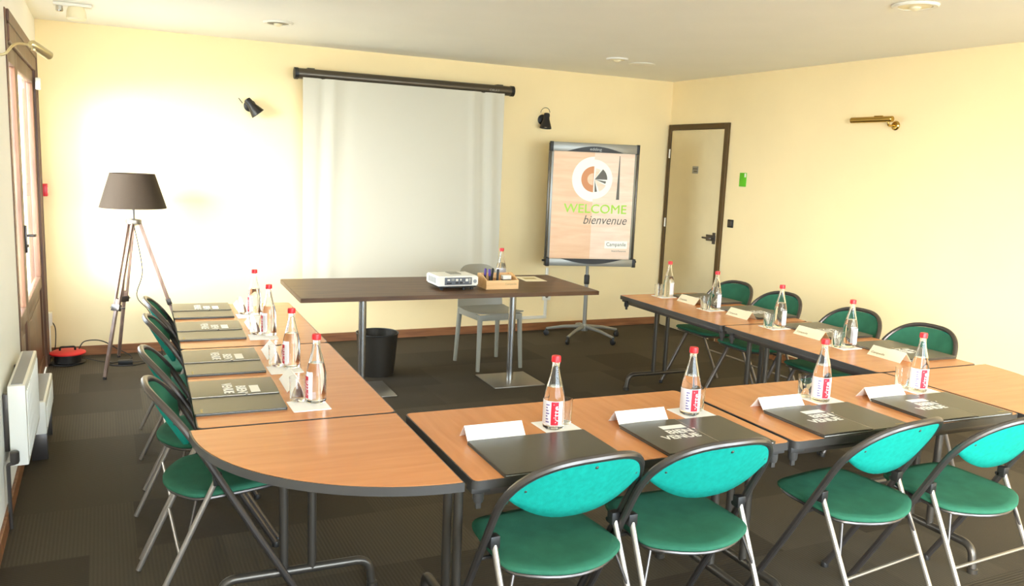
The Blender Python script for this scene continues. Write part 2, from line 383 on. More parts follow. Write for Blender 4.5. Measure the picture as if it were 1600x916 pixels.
# ------------------------------------------------------------ conference tables
def leg_frame(parent, y, depth=.55, x=0):
    """one end frame: two uprights on an arched foot, the foot along x"""
    bm = new(); L = depth/2
    tube(bm, smoothpath([(x-L, y, .012), (x-L+.015, y, .115), (x+L-.015, y, .115), (x+L, y, .012)], .09, 6), .0165, 12)
    for s in (-1, 1): lathe(bm, [(.021, 0), (.021, .02), (.017, .022)], 12, c=(x+s*L, y, .001))
    g = obj('leg', bm, 'steel', parent)
    for s in (-1, 1):
        bm = new(); tube(bm, [(x+s*.05, y, .115), (x+s*.05, y, TZ-TT-.02)], .016, 12); obj('upright', bm, 'steel', g)
    bm = new(); box(bm, x-.09, x+.09, y-.025, y+.025, TZ-TT-.02, TZ-TT, .003); obj('leg_bracket', bm, 'steel', g)
def rect_table(name, u0, u1, v0, v1, label, along='v'):
    """tabletop spans table-frame rectangle; long side along v (columns) or u (front row)"""
    cx, cy = TF((u0+u1)/2, (v0+v1)/2)
    W, D = (u1-u0)*S-.004, (v1-v0)*S-.004
    t = thing(name, label, 'table', (cx, cy, 0), TY + (0 if along == 'v' else -PI/2), 'folding meeting tables')
    if along != 'v': W, D = D, W          # local x = short side, local y = long side
    bm = new(); P = rrect(-W/2, W/2, -D/2, D/2, .022)
    prism(bm, P, TZ-TT, TZ-.0012, 0); obj('table_edge', bm, 'edge', t)
    bm = new(); prism(bm, rrect(-W/2+.004, W/2-.004, -D/2+.004, D/2-.004, .019), TZ-.0012, TZ, 0); obj('tabletop', bm, 'top', t)
    bm = new(); ins = .05
    for s in (-1, 1):
        box(bm, s*(W/2-ins)-.012, s*(W/2-ins)+.012, -D/2+ins, D/2-ins, TZ-TT-.035, TZ-TT, .002)
        box(bm, -W/2+ins, W/2-ins, s*(D/2-ins)-.012, s*(D/2-ins)+.012, TZ-TT-.035, TZ-TT, .002)
    obj('under_frame', bm, 'dark_tube', t)
    for s in (-1, 1): leg_frame(t, s*(D/2-.068))
    for sx in (-1, 1):
        for sy in (-1, 1):
            bm = new(); x, y = sx*(W/2-.045), sy*(D/2-.035)
            box(bm, x-.022, x+.022, y-.03, y+.03, TZ-TT-.02, TZ-TT, .003); lathe(bm, [(.014, 0), (.017, .01), (.017, .03), (.012, .036)], 12, c=(x, y, TZ-TT-.055))
            box(bm, x-.006, x+.006, y-.008, y+.008, TZ-TT-.075, TZ-TT-.05, .002)
            obj('link_clamp', bm, 'edge', t)
    return t
rect_table('folding_table', .145, .795, 2.69, 3.838, 'nearer wooden folding table of the row by the glazed door, touching rounded corner table')
rect_table('folding_table', .145, .795, 3.845, 4.985, 'farther wooden folding table of the row by the glazed door, close to the tripod lamp')
rect_table('folding_table', .812, 1.935, 2.01, 2.668, 'front wooden folding table with two places, next to the whole rounded corner table', 'u')
rect_table('folding_table', 1.945, 3.055, 2.005, 2.66, 'front wooden folding table with two places, toward the cream side wall', 'u')
rect_table('folding_table', 3.03, 3.685, 2.665, 3.775, 'nearer wooden folding table of the row along the cream side wall')
rect_table('folding_table', 3.02, 3.675, 3.782, 4.90, 'farther wooden folding table of the side wall row, nearest the flip chart')
def quarter(cu, cv, sgn, label):
    """quarter round top; centre (cu,cv) is the square inner corner, sgn -1: bulges to -u, +1: to +u; both bulge to -v"""
    x, y = TF(cu, cv); t = thing('quarter_round_table', label, 'table', (x, y, 0), TY, 'quarter round corner tables')
    def outline(R, ins):
        P = [(-ins*sgn*-1*-1 if False else 0, 0)]
        pts = [(sgn*ins, -ins)]
        for k in range(33):
            a = PI/2*k/32; px = sgn*(ins+(R-ins)*math.cos(a)); py = -(ins+(R-ins)*math.sin(a)); pts.append((px, py))
        return pts
    R = .668*S; P = outline(R, 0.0); P2 = outline(R-.006, .004)
    if sgn > 0: P = P[::-1]; P2 = P2[::-1]
    bm = new(); prism(bm, P, TZ-TT, TZ-.0012); obj('table_edge', bm, 'edge', t)
    bm = new(); prism(bm, P2, TZ-.0012, TZ); obj('tabletop', bm, 'top', t)
    bm = new(); q = .05
    tube(bm, [(sgn*q, -q, TZ-TT-.014), (sgn*(R-.09), -q, TZ-TT-.014)], .013, 8); tube(bm, [(sgn*q, -q, TZ-TT-.014), (sgn*q, -(R-.09), TZ-TT-.014)], .013, 8)
    tube(bm, [(sgn*(R-.09), -q, TZ-TT-.014), (sgn*q, -(R-.09), TZ-TT-.014)], .013, 8)
    obj('under_frame', bm, 'dark_tube', t)
quarter(.790, 2.682, -1, 'empty quarter round wooden corner table, rounded edge wholly in view')
quarter(3.062, 2.655, 1, 'quarter round wooden corner table by the cream side wall')

# ------------------------------------------------------------ green folding chairs
CW = .241
def plane_y(z): return .25-.554*z
def bow(x): return .052*(1-min(1, abs(x)/CW)**2.2)
def make_chair(label, loc, rz):
    t = thing('folding_chair', label, 'chair', loc, rz, 'green folding chairs around the tables')
    def arch(wd, zt, zb, n=26, e=.72):
        out = []
        for k in range(n+1):
            a = PI*k/n; x = wd*math.copysign(abs(math.cos(a))**e, math.cos(a)); z = zb+(zt-zb)*max(0, math.sin(a))**.85
            out.append(V(x, plane_y(z)-bow(x), z))
        return out
    A = arch(CW, .797, .60)
    bm = new(); tube(bm, [V(CW, .25, .012), V(CW, plane_y(.3), .3)] + A + [V(-CW, plane_y(.3), .3), V(-CW, .25, .012)], .0125, 10)
    obj('back_frame', bm, 'dark_tube', t)
    for s in (-1, 1):
        bm = new(); lathe(bm, [(.015, 0), (.016, .02), (.0135, .024)], 10, c=(s*CW, .25-.0, 0)); obj('foot_cap', bm, 'black', t)
    for s in (-1, 1):
        x = s*(CW-.024); bm = new()
        tube(bm, [V(x, -.272, .006), V(x, -.272+.47*.498, .498)], .0095, 10); obj('leg', bm, 'silver_leg', t)
        bm = new(); tube(bm, [V(s*(CW+.004), plane_y(.49), .49), V(s*(CW-.04), plane_y(.49), .49)], .008, 8); box(bm, x-.016, x+.016, -.05, -.02, .48, .52, .003); obj('hinge', bm, 'black', t)
    bm = new(); tube(bm, [V(-(CW-.024), -.272+.47*.241, .241), V(CW-.024, -.272+.47*.241, .241)], .006, 8); obj('stretcher', bm, 'silver_leg', t)
    # seat: squircle pad on a rod frame, shallow dish
    bm = new(); sz = .445
    half = spline([(0, .216, 0), (.10, .214, 0), (.162, .203, 0), (.190, .155, 0), (.202, .05, 0), (.207, -.04, 0), (.203, -.092, 0), (.176, -.128, 0), (.11, -.168, 0), (.05, -.188, 0), (0, -.193, 0)], 3)
    loop = half + [V(-p.x, p.y, 0) for p in half[-2:0:-1]]; n = len(loop)
    def sq(k, f): return V(loop[k].x*f, .012+(loop[k].y-.012)*f, 0)
    rings = []
    prof = [(.965, -.009), (1.0, -.004), (1.0, .003), (.975, .009), (.85, .011), (.6, .008), (.3, .005)]
    for f, z in prof: rings.append([bm.verts.new(sq(k, f)+V(0, 0, sz+z+.05*sq(k, f).y)) for k in range(n)])
    for a, b in zip(rings, rings[1:]):
        for k in range(n): bm.faces.new((a[k], a[(k+1) % n], b[(k+1) % n], b[k]))
    bm.faces.new(rings[0][::-1]); bm.faces.new(rings[-1]); bmesh.ops.recalc_face_normals(bm, faces=bm.faces[:]); obj('seat', bm, 'green_seat', t, True, 60)
    bm = new(); tube(bm, [sq(k, .93)+V(0, 0, sz-.017+.05*sq(k, .93).y) for k in range(0, n, 2)], .007, 8, closed=True)
    for s in (-1, 1):
        tube(bm, [V(s*CW, plane_y(.425), .425), V(s*.188, plane_y(.425), .425)], .007, 8)
        tube(bm, smoothpath([V(s*.18, -.10, .42), V(s*(CW-.024), -.13, .31)], .01), .005, 8)
    obj('seat_frame', bm, 'dark_tube', t)
    # backrest: pointed oval panel hung inside the arch
    bm = new(); n = 24; top = arch(CW-.0135, .784, .655, n, .80); rows = 5; fr, bk = [], []
    for k in range(n+1):
        p = top[k]; u = p.x/(CW-.0135); zb = .582+(.668-.582)*abs(u)**2.3; zb = min(zb, p.z-.004)
        colf, colb = [], []
        for j in range(rows+1):
            z = p.z+(zb-p.z)*j/rows; y = plane_y(z)-bow(p.x)-.004*math.sin(PI*j/rows)
            colf.append(bm.verts.new((p.x, y-.006, z))); colb.append(bm.verts.new((p.x, y+.006, z)))
        fr.append(colf); bk.append(colb)
    for k in range(n):
        for j in range(rows):
            bm.faces.new((fr[k][j], fr[k][j+1], fr[k+1][j+1], fr[k+1][j])); bm.faces.new((bk[k][j], bk[k+1][j], bk[k+1][j+1], bk[k][j+1])).material_index = 1
        bm.faces.new((fr[k][0], fr[k+1][0], bk[k+1][0], bk[k][0])); bm.faces.new((fr[k][rows], bk[k][rows], bk[k+1][rows], fr[k+1][rows]))
    for c in (0, n):
        for j in range(rows): bm.faces.new((fr[c][j], bk[c][j], bk[c][j+1], fr[c][j+1]))
    bmesh.ops.recalc_face_normals(bm, faces=bm.faces[:]); b_ = obj('backrest', bm, ['green', 'green_seat'], t, True, 60)
    for x, z in ((0, .766), (-.19, .70), (.19, .70)):
        y = plane_y(z)-bow(x)-.006
        bm = new(); lathe(bm, [(.0055, -.002), (.0055, .002), (.003, .004)], 10, mtx=basis((x, y, z), (1, 0, 0), (0, -.49, .87))); obj('rivet', bm, 'steel', b_)
    return t
chairs = [
 (1.219, 2.133, .045, 'green folding chair at the front row, first from the rounded corner table'),
 (1.700, 2.106, -.023, 'green folding chair at the front row, second from the rounded corner table'),
 (2.442, 2.056, .102, 'green folding chair at the front row, third from the rounded corner table'),
 (2.897, 1.957, .029, 'green folding chair at the front row, fourth, nearest the side wall'),
 (.352, 3.075, -1.555, 'green folding chair by the glazed door side, nearest one, tucked at the rounded corner'),
 (.360, 3.60, -1.56, 'green folding chair by the glazed door side, second one from the camera'),
 (.405, 4.33, -1.57, 'green folding chair by the glazed door side, third one from the camera'),
 (.425, 4.86, -1.57, 'green folding chair by the glazed door side, farthest one, next to the tripod lamp'),
 (3.95, 3.10, 1.54, 'dark green folding chair along the side wall, nearest one, back against pale wall'),
 (3.98, 3.62, 1.54, 'dark green folding chair along the side wall, second one from the near end'),
 (4.00, 4.28, 1.54, 'dark green folding chair along the side wall, third one from the near end'),
 (4.04, 4.80, 1.56, 'dark green folding chair along the side wall, farthest one, close to the cream door'),
]
ch0 = make_chair(chairs[0][3], (chairs[0][0], chairs[0][1], 0), chairs[0][2])
for x, y, r, lb in chairs[1:]: dup(ch0, (x, y, 0), r, lb)

# ------------------------------------------------------------ table settings
def make_folder(label, loc, rz, grp):
    t = thing('document_folder', label, 'folder', loc, rz, grp); W, D = .215, .312
    bm = new(); prism(bm, rrect(-W, W, 0, D, .006), 0, .004); obj('cover', bm, 'folder', t)
    bm = new(); prism(bm, rrect(-W+.006, W-.008, .004, D-.004, .002), .004, .007); obj('pages', bm, 'paper', t)
    bm = new(); prism(bm, rrect(-W+.002, W, 0, D, .006), .007, .0095); obj('cover', bm, 'folder', t)
    bm = new(); n = 10; a = []; b = []
    xs = [(-W-.002, .0045), (-W-.002, .0108)] + [(-W+(W+.016)*k/n, .0108+.0016*math.sin(PI*k/n)) for k in range(1, n+1)]
    th = .0022; up = [bm.verts.new((x, 0.0, z+th)) for x, z in xs]; up2 = [bm.verts.new((x, D, z+th)) for x, z in xs]
    lo = [bm.verts.new((x+(0.0022 if i < 2 else 0), 0.0, z)) for i, (x, z) in enumerate(xs)]; lo2 = [bm.verts.new((x+(.0022 if i < 2 else 0), D, z)) for i, (x, z) in enumerate(xs)]
    for i in range(len(xs)-1):
        bm.faces.new((up[i], up[i+1], up2[i+1], up2[i])); bm.faces.new((lo[i], lo2[i], lo2[i+1], lo[i+1]))
        bm.faces.new((up[i], lo[i], lo[i+1], up[i+1])); bm.faces.new((up2[i], up2[i+1], lo2[i+1], lo2[i]))
    bm.faces.new((up[-1], lo[-1], lo2[-1], up2[-1])); bm.faces.new((up[0], up2[0], lo2[0], lo[0]))
    bmesh.ops.recalc_face_normals(bm, faces=bm.faces[:]); f = obj('flap', bm, 'folder', t)
    bm = new(); tube(bm, [V(.0165, .002, .0115), V(.0165, D-.002, .0115)], .0021, 8); obj('edge_highlight', bm, 'chrome', t)  # thin chrome strip added as the bright highlight along the flap edge
    bm = new(); lathe(bm, [(.005, 0), (.006, .003), (.004, .0055)], 12, c=(.014, D*.62, .012)); obj('snap_button', bm, 'chrome', t)
    bm = new(); box(bm, -.098, -.002, .212, .246, .0145, .0150); obj('printed_badge', bm, 'white_ink', f, False)
    z = .0146
    text('printed_word', 'BIEN', .050, 'white_ink', f, Matrix.Translation((-.105, .165, z)), .0003, width=.10, bold=.0012)
    text('printed_word', 'VENUE', .050, 'white_ink', f, Matrix.Translation((-.150, .117, z)), .0003, width=.145, bold=.0012)
    text('corner_mark', 'Campanile', .012, 'gold_ink', t, Matrix.Translation((W-.055, .022, .0096)), .0002, width=.04)
    return t
def plain_folder(label, loc, rz):
    t = thing('document_folder', label, 'folder', loc, rz); W, D = .215, .312
    bm = new(); prism(bm, rrect(-W, W, 0, D, .006), 0, .004); obj('cover', bm, 'folder', t)
    bm = new(); prism(bm, rrect(-W+.006, W-.008, .004, D-.004, .002), .004, .007); obj('pages', bm, 'paper', t)
    bm = new(); prism(bm, rrect(-W+.001, W, 0, D, .006), .007, .0105)
    bmesh.ops.bevel(bm, geom=[e for e in bm.edges if all(v.co.z > .0104 for v in e.verts)], offset=.0012, segments=2, affect='EDGES'); obj('cover', bm, 'folder', t)
BOT = [(.030, 0), (.0355, .003), (.037, .010), (.037, .100), (.0362, .112), (.033, .130), (.0135+.0135, .155), (.0215, .178), (.0165, .200), (.0135, .218), (.0125, .232), (.0135, .234), (.0135, .240)]
def make_bottle(label, loc, rz, grp):
    t = thing('water_bottle', label, 'bottle', loc, rz, grp)
    bm = new(); lathe(bm, BOT, 28)
    air = [(.0075, .2385), (.0085, .232), (.010, .218), (.013, .200), (.018, .178), (.0235, .155), (.0250, .150), (.012, .1495)]
    lathe(bm, air, 28); obj('glass_body', bm, 'glass', t, True, 60)
    bm = new(); n = 28; r = .0164
    rings = []
    for rr, z in ((r, .236), (r, .252), (.0150, .257), (.004, .258)):
        rings.append([bm.verts.new(((rr-(.0008 if k % 2 and z < .255 else 0))*math.cos(2*PI*k/n), (rr-(.0008 if k % 2 and z < .255 else 0))*math.sin(2*PI*k/n), z)) for k in range(n)])
    for a, b in zip(rings, rings[1:]):
        for k in range(n): bm.faces.new((a[k], a[(k+1) % n], b[(k+1) % n], b[k]))
    bm.faces.new(rings[0][::-1]); bm.faces.new(rings[-1]); obj('cap', bm, 'red', t)
    def patch(a0, a1, z0, z1, r, m, name, par, n=14):
        bm = new(); rows = []
        for rr in (r, r+.0004):
            rows.append([[bm.verts.new((rr*math.cos(a0+(a1-a0)*k/n), rr*math.sin(a0+(a1-a0)*k/n), z)) for k in range(n+1)] for z in (z0, z1)])
        i_, o_ = rows
        for k in range(n):
            bm.faces.new((o_[0][k], o_[0][k+1], o_[1][k+1], o_[1][k])); bm.faces.new((i_[0][k], i_[1][k], i_[1][k+1], i_[0][k+1]))
            bm.faces.new((i_[0][k], i_[0][k+1], o_[0][k+1], o_[0][k])); bm.faces.new((i_[1][k], o_[1][k], o_[1][k+1], i_[1][k+1]))
        bm.faces.new((i_[0][0], o_[0][0], o_[1][0], i_[1][0])); bm.faces.new((i_[0][n], i_[1][n], o_[1][n], o_[0][n]))
        bmesh.ops.recalc_face_normals(bm, faces=bm.faces[:]); return obj(name, bm, m, par)
    A = math.radians
    lb = patch(A(-165), A(-15), .018, .104, .0374, 'label', 'bottle_label', t, 20)
    patch(A(-82), A(-42), .020, .102, .0379, 'redlabel', 'red_band', lb)
    # word running up the red band, wrapped on the glass
    tx = text('brand_word', 'vittel', .030, 'label', lb, Matrix.Identity(4), .0002, width=.066)
    for v in tx.data.vertices:
        up, ac = v.co.x, v.co.y; a = A(-62+8) - (ac-.000)/.0385 + 0; rr = .0385+v.co.z
        a = A(-56) - ac/.0385 if False else A(-72)+ (0.022-ac)/.0385*1.0
        v.co = V(rr*math.cos(a), rr*math.sin(a), .028+up)
    for zz in range(7):
        patch(A(-112), A(-92-5*(zz % 3)), .028+.010*zz, .032+.010*zz, .0379, 'blue_ink', 'small_print', lb, 4)
    return t
def make_tumbler(label, loc, grp):
    bm = new(); prof = [(.026, 0), (.0285, .004), (.032, .088), (.0305, .088), (.027, .009), (.004, .008)]
    lathe(bm, prof, 24); o = obj('drinking_glass', bm, 'glass', None, True, 50); o.location = loc; return tag(o, label, 'glass', grp)
def napkin(label, loc, rz, grp):
    bm = new(); a = .068
    prism(bm, rrect(-a, a, -a, a, .004), 0, .0012); prism(bm, rrect(-a+.002, a-.001, -a+.001, a-.003, .004), .0012, .0022)
    o = obj('paper_napkin', bm, 'paper', None, True); o.location = loc; o.rotation_euler = (0, 0, rz); return tag(o, label, 'napkin', grp)
def card(label, loc, rz, grp, m='paper'):
    t = thing('name_card', label, 'card', loc, rz, grp); L, d, h, th = .104, .040, .047, .0012
    bm = new()
    for x in (-L, L): pass
    P = [(-d, 0), (0, h), (d, 0), (d-th*1.6, 0), (0, h-th*1.6), (-d+th*1.6, 0)]
    A_ = [bm.verts.new((-L, y, z)) for y, z in P]; B_ = [bm.verts.new((L, y, z)) for y, z in P]
    for i in range(6): bm.faces.new((A_[i], A_[(i+1) % 6], B_[(i+1) % 6], B_[i]))
    for X in (A_, B_):
        bm.faces.new((X[0], X[1], X[4], X[5])); bm.faces.new((X[1], X[2], X[3], X[4]))
    bmesh.ops.recalc_face_normals(bm, faces=bm.faces[:]); obj('folded_card', bm, m, t, False)
    sl = Vector((0, d, h)).normalized()
    if m != 'paper':   # printed on the side turned to the middle of the room
        mt = basis((L-.014, d-.010+.0006, .012+.0004), (-1, 0, 0), (0, -d, h))
        text('printed_word', 'Campanile', .018, 'card_ink', t, mt, .0002, width=.085)
    return t
where = {'F': ['front row place nearest the rounded corner', 'front row second place from the rounded corner', 'front row third place from the rounded corner', 'front row place nearest the side wall'],
         'L': ['door side row nearest place', 'door side row second place', 'door side row third place', 'door side row farthest place'],
         'R': ['wall side row nearest place', 'wall side row second place', 'wall side row third place', 'wall side row farthest place']}
seats = []
for i, u in enumerate((1.112, 1.660, 2.275, 2.805)): seats.append(('F', i, TF(u, 2.008), TY))
for i, v in enumerate((3.022, 3.548, 4.205, 4.755)): seats.append(('L', i, TF(.147, v), TY-PI/2))
for i, v in enumerate((2.985, 3.505, 4.095, 4.615)): seats.append(('R', i, TF(3.682, v), TY+PI/2))
f0 = b0 = None
for row, i, (ox, oy), ph in seats:
    cs, sn = math.cos(ph), math.sin(ph); wh = where[row][i]
    at = lambda u, v, z=TZ: (ox+cs*u-sn*v, oy+sn*u+cs*v, z)
    jig = random.Random(i*7+ord(row)).uniform
    fl = 'dark grey document folder with white welcome print, %s' % wh
    if row == 'F' and i == 0: plain_folder('dark grey document folder with plain unprinted cover, %s' % wh, at(0, 0), ph)
    elif f0 is None: f0 = make_folder(fl, at(0, 0), ph, 'welcome folders')
    else: dup(f0, at(0, 0), ph+jig(-.015, .015), fl)
    nu, nv = {'F': (.152, .392), 'L': (.185, .392), 'R': (.165, .392)}[row]
    napkin('white paper napkin under the bottle, %s' % wh, at(nu, nv), ph+jig(-.04, .04), 'napkins under the bottles')
    bu, bv = {'F': (.130, .378), 'L': (.150, .425), 'R': (.155, .365)}[row]
    bl = 'clear water bottle with red cap, %s' % wh
    if b0 is None: b0 = make_bottle(bl, at(bu, bv, TZ+.0023), ph-.85, 'water bottles at the places')
    else: dup(b0, at(bu, bv, TZ+.0023), ph+{'F': (0, -.66, -.75, -.8)[i], 'L': -.3, 'R': -.6}[row], bl)
    if row == 'F': gu, gv = ((bu+.060, bv+.040) if i < 2 else (bu-.012, bv+.073))
    elif row == 'L': gu, gv = bu-.040, bv-.060
    else: gu, gv = bu+.01, bv+.075
    on = abs(gu-nu) < .06 and abs(gv-nv) < .06
    make_tumbler('clear drinking glass beside the bottle, %s' % wh, at(gu, gv, TZ+.0023), 'drinking glasses at the places')
    cu_, cv_ = {'F': (-.105, .357), 'L': (-.115, .385), 'R': (-.110, .362)}[row]
    card('%s tent card, %s' % ('white folded' if row != 'R' else 'cream printed', wh), at(cu_, cv_), ph, 'tent cards at the places', 'paper' if row != 'R' else 'cream_card')

# ------------------------------------------------------------ presenter's desk
t = thing('presentation_desk', 'long dark wood desk on two steel columns in front of the projection screen', 'desk', (2.125, 5.445, 0), math.radians(-2.5))
bm = new(); prism(bm, rrect(-1.045, 1.045, -.43, .43, .012), .712, .738); prism(bm, rrect(-1.04, 1.04, -.425, .425, .012), .738, .74); obj('desktop', bm, 'desk', t)
for s, x in ((-1, -.55), (1, .575)):
    bm = new(); lathe(bm, [(.027, .009), (.027, .70), (.05, .702), (.05, .712)], 20, c=(x, 0.03, 0)); obj('column', bm, 'chrome', t)
    bm = new(); box(bm, x-.20, x+.20, -.175, .225, 0, .009, .003); obj('base_plate', bm, 'plate', t)
    bm = new(); box(bm, x-.12, x+.12, -.27, .33, .700, .712, .003); obj('top_bracket', bm, 'black', t)
# projector
t = thing('video_projector', 'white video projector with dark connector panel on the dark desk', 'projector', (2.158, 5.315, .7402), math.radians(-1))
bm = new(); W, D = .148, .12
prism(bm, [(-W, -D), (W, -D), (W, D), (-W+.0, D)], .028, .096); 
bmesh.ops.bevel(bm, geom=bm.edges[:], offset=.008, segments=3, affect='EDGES'); obj('body', bm, 'white_pl', t)
bm = new(); box(bm, -W+.012, W-.012, -D+.012, D-.01, .016, .030, .004); obj('underside', bm, 'black', t)
bm = new(); box(bm, -.100, .100, -D-.0015, -D+.004, .036, .088, .003); p = obj('connector_panel', bm, 'port', t)
for (x0, x1, z0, z1, m) in ((-.080, -.062, .066, .076, 'white_pl'), (-.052, -.030, .064, .080, 'silver'), (-.085, -.05, .044, .054, 'black'), (-.022, .0, .046, .056, 'black'), (-.02, -.002, .064, .078, 'white_pl'), (.010, .030, .045, .057, 'black'), (.012, .022, .066, .078, 'white_pl'), (.034, .044, .050, .058, 'silver'), (.052, .070, .060, .078, 'white_pl'), (.076, .090, .044, .080, 'silver')):
    bm = new(); box(bm, x0, x1, -D-.004, -D, z0, z1, .001); obj('connector', bm, m, p)
bm = new(); lathe(bm, [(.013, 0), (.013, .003), (.006, .004)], 20, mtx=basis((.122, -D, .060), (1, 0, 0), (0, 0, 1))); obj('speaker_grille', bm, 'pattern_grey', t)
for k in range(7):
    bm = new(); box(bm, -W-.0015, -W+.003, -.075+.022*k, -.063+.022*k, .045, .082, .001); obj('vent_slot', bm, 'pattern_grey', t)
bm = new(); box(bm, -.02, .06, -.02, .09, .0955, .098, .004); obj('top_panel', bm, 'grey_pl', t)
bm = new(); lathe(bm, [(.034, 0), (.034, .02), (.026, .022), (.02, .012)], 20, mtx=basis((-.06, D-.004, .06), (-1, 0, 0), (0, 0, 1))); obj('lens', bm, 'black', t)
for x, y in ((-.11, -.09), (.11, -.09), (0, .09), (.045, -.105)):
    bm = new(); lathe(bm, [(.012, 0), (.012, .018)], 12, c=(x, y, 0)); obj('foot', bm, 'black', t)
# pine box with markers
BX, BY, BR = 2.485, 5.262, math.radians(-2)
t = thing('wooden_box', 'open pale pine box holding markers, on the desk beside the projector', 'box', (BX, BY, .7402), BR)
bm = new(); w2, d2_, hh = .122, .085, .085; th = .008
box(bm, -w2, w2, -d2_, d2_, 0, th); obj('base', bm, 'pale_wood', t, False)
bm = new(); box(bm, -w2+th, w2-th, -d2_, -d2_+th, th, .062, .001); fr_ = obj('front_panel', bm, 'pale_wood', t, False)
text('front_print', 'Campanile', .018, 'card_ink', fr_, basis((.02, -d2_-.0002, .03), (1, 0, 0), (0, 0, 1)), .0002, width=.085)
bm = new(); box(bm, -w2+th, w2-th, d2_-th, d2_, th, hh+.01, .001); obj('back_panel', bm, 'pale_wood', t, False)
for s in (-1, 1):
    bm = new(); x = s*(w2-th/2); mt = basis((x-th/2, 0, 0), (0, 1, 0), (0, 0, 1))
    prism(bm, [(-d2_, th), (d2_, th), (d2_, hh+.01), (d2_-.05, hh+.018), (-d2_, .062)], 0, th, mtx=mt); obj('side_panel', bm, 'pale_wood', t, False)
bm = new(); box(bm, .0, .006, -d2_+th, d2_-th, th, .06); obj('divider', bm, 'pale_wood', t, False)
def marker(x, y, tx, ty_, m, label):
    tt = thing('marker_pen', label, 'pen', (BX+x, BY+y, .7402+.0085), 0, 'markers in the pine box')
    q = Vector((tx, ty_, 1)).normalized(); mt = q.to_track_quat('Z', 'Y').to_matrix().to_4x4()
    bm = new(); lathe(bm, [(.008, .001), (.0085, .004), (.0085, .078)], 12, mtx=mt); obj('barrel', bm, 'white_pl' if m == 'white_pl' else 'black', tt)
    bm = new(); lathe(bm, [(.0092, .078), (.0092, .118), (.0062, .126)], 12, mtx=mt); obj('cap', bm, m, tt)
marker(-.095, .02, .05, .02, 'violet', 'violet marker pen standing first in the pine box, next to the projector')
marker(-.068, -.02, -.06, .05, 'violet', 'violet marker pen leaning in the middle of the pine box')
marker(-.040, .03, .10, .02, 'black', 'black marker pen standing at the back of the pine box')
marker(-.020, -.03, .04, .03, 'black', 'black marker pen standing at the front of the pine box')
bm = new(); box(bm, .03, .095, -.02, .02, 0, .05, .003); box(bm, .03, .095, -.02, .02, .05, .078, .003, 1)
o = obj('board_eraser', bm, ['black', 'white_pl']); o.location = (BX, BY, .7402+.0085); tag(o, 'black and white board eraser standing in the pine box', 'eraser')
dup(b0, (2.600, 5.46, .7402), 2.4, 'clear water bottle with red cap behind the pine box on the dark desk')
for k, (x, y, r, lb) in enumerate(((2.93, 5.62, -.10, 'flat cream paper sheet on the dark desk by the flip chart'),)):
    bm = new(); prism(bm, rrect(-.085, .085, -.13, .13, .003), 0, .0012); o = obj('paper_sheet', bm, 'cream_card', None, False); o.location = (x, y, .7401); o.rotation_euler = (0, 0, r); tag(o, lb, 'paper')
    bm = new(); box(bm, -.05, .05, -.02, .06, .0012, .0014); obj('printed_block', bm, 'gold_ink', o, False)

# ------------------------------------------------------------ grey stacking chair behind the desk
t = thing('stacking_chair', 'grey plastic stacking chair behind the dark desk', 'chair', (2.745, 5.95, 0), math.radians(4))
bm = new()
n = 16; prof = []
for k in range(n+1):
    s = k/n
    if s < .5: q = s/.5; prof.append(V(0, -.21+.40*q, .455-.018*math.sin(PI*q)+ .0*q))
    else: q = (s-.5)/.5; prof.append(V(0, .19+.02*q+.055*q*q, .455+.33*q))
m_ = 12; up, lo = [], []
for i, p in enumerate(prof):
    s = i/n; hw = .205 - (.0 if s < .5 else .02*(s-.5)/.5)
    if s > .86: hw *= (1-((s-.86)/.14)**2*.22)
    if s < .06: hw *= .93
    ra, rb = [], []
    for j in range(m_+1):
        u = -1+2*j/m_
        cur = V(0, 0, .014*u*u) if s < .5 else V(0, -.035*u*u, 0)
        nr = V(0, 0, 1) if s < .45 else V(0, -1, 0) if s > .55 else V(0, -.7, .7)
        dz = -.03*u**4 if s > .9 else 0
        b_ = V(hw*u, p.y, p.z+dz)+cur; ra.append(bm.verts.new(b_)); rb.append(bm.verts.new(b_-nr*.009))
    up.append(ra); lo.append(rb)
for i in range(n):
    for j in range(m_):
        bm.faces.new((up[i][j], up[i][j+1], up[i+1][j+1], up[i+1][j])); bm.faces.new((lo[i][j], lo[i+1][j], lo[i+1][j+1], lo[i][j+1]))
for i in range(n):
    for j in (0, m_): bm.faces.new((up[i][j], up[i+1][j], lo[i+1][j], lo[i][j]))
for i in (0, n):
    for j in range(m_): bm.faces.new((up[i][j], up[i][j+1], lo[i][j+1], lo[i][j]))
bmesh.ops.recalc_face_normals(bm, faces=bm.faces[:]); obj('seat_shell', bm, 'grey_pl', t, True, 60)
bm = new(); box(bm, -.19, .19, -.195, -.18, .40, .445, .004); box(bm, -.19, -.175, -.18, .18, .40, .445, .004); box(bm, .175, .19, -.18, .18, .40, .445, .004); box(bm, -.19, .19, .17, .185, .40, .445, .004); obj('seat_frame', bm, 'grey_pl', t)
for sx in (-1, 1):
    for sy in (-1, 1):
        bm = new(); tube(bm, [V(sx*.175, sy*.175, .44), V(sx*.192, sy*(.195 if sy < 0 else .205), .003)], [.021, .015], 10); obj('leg', bm, 'grey_pl', t)

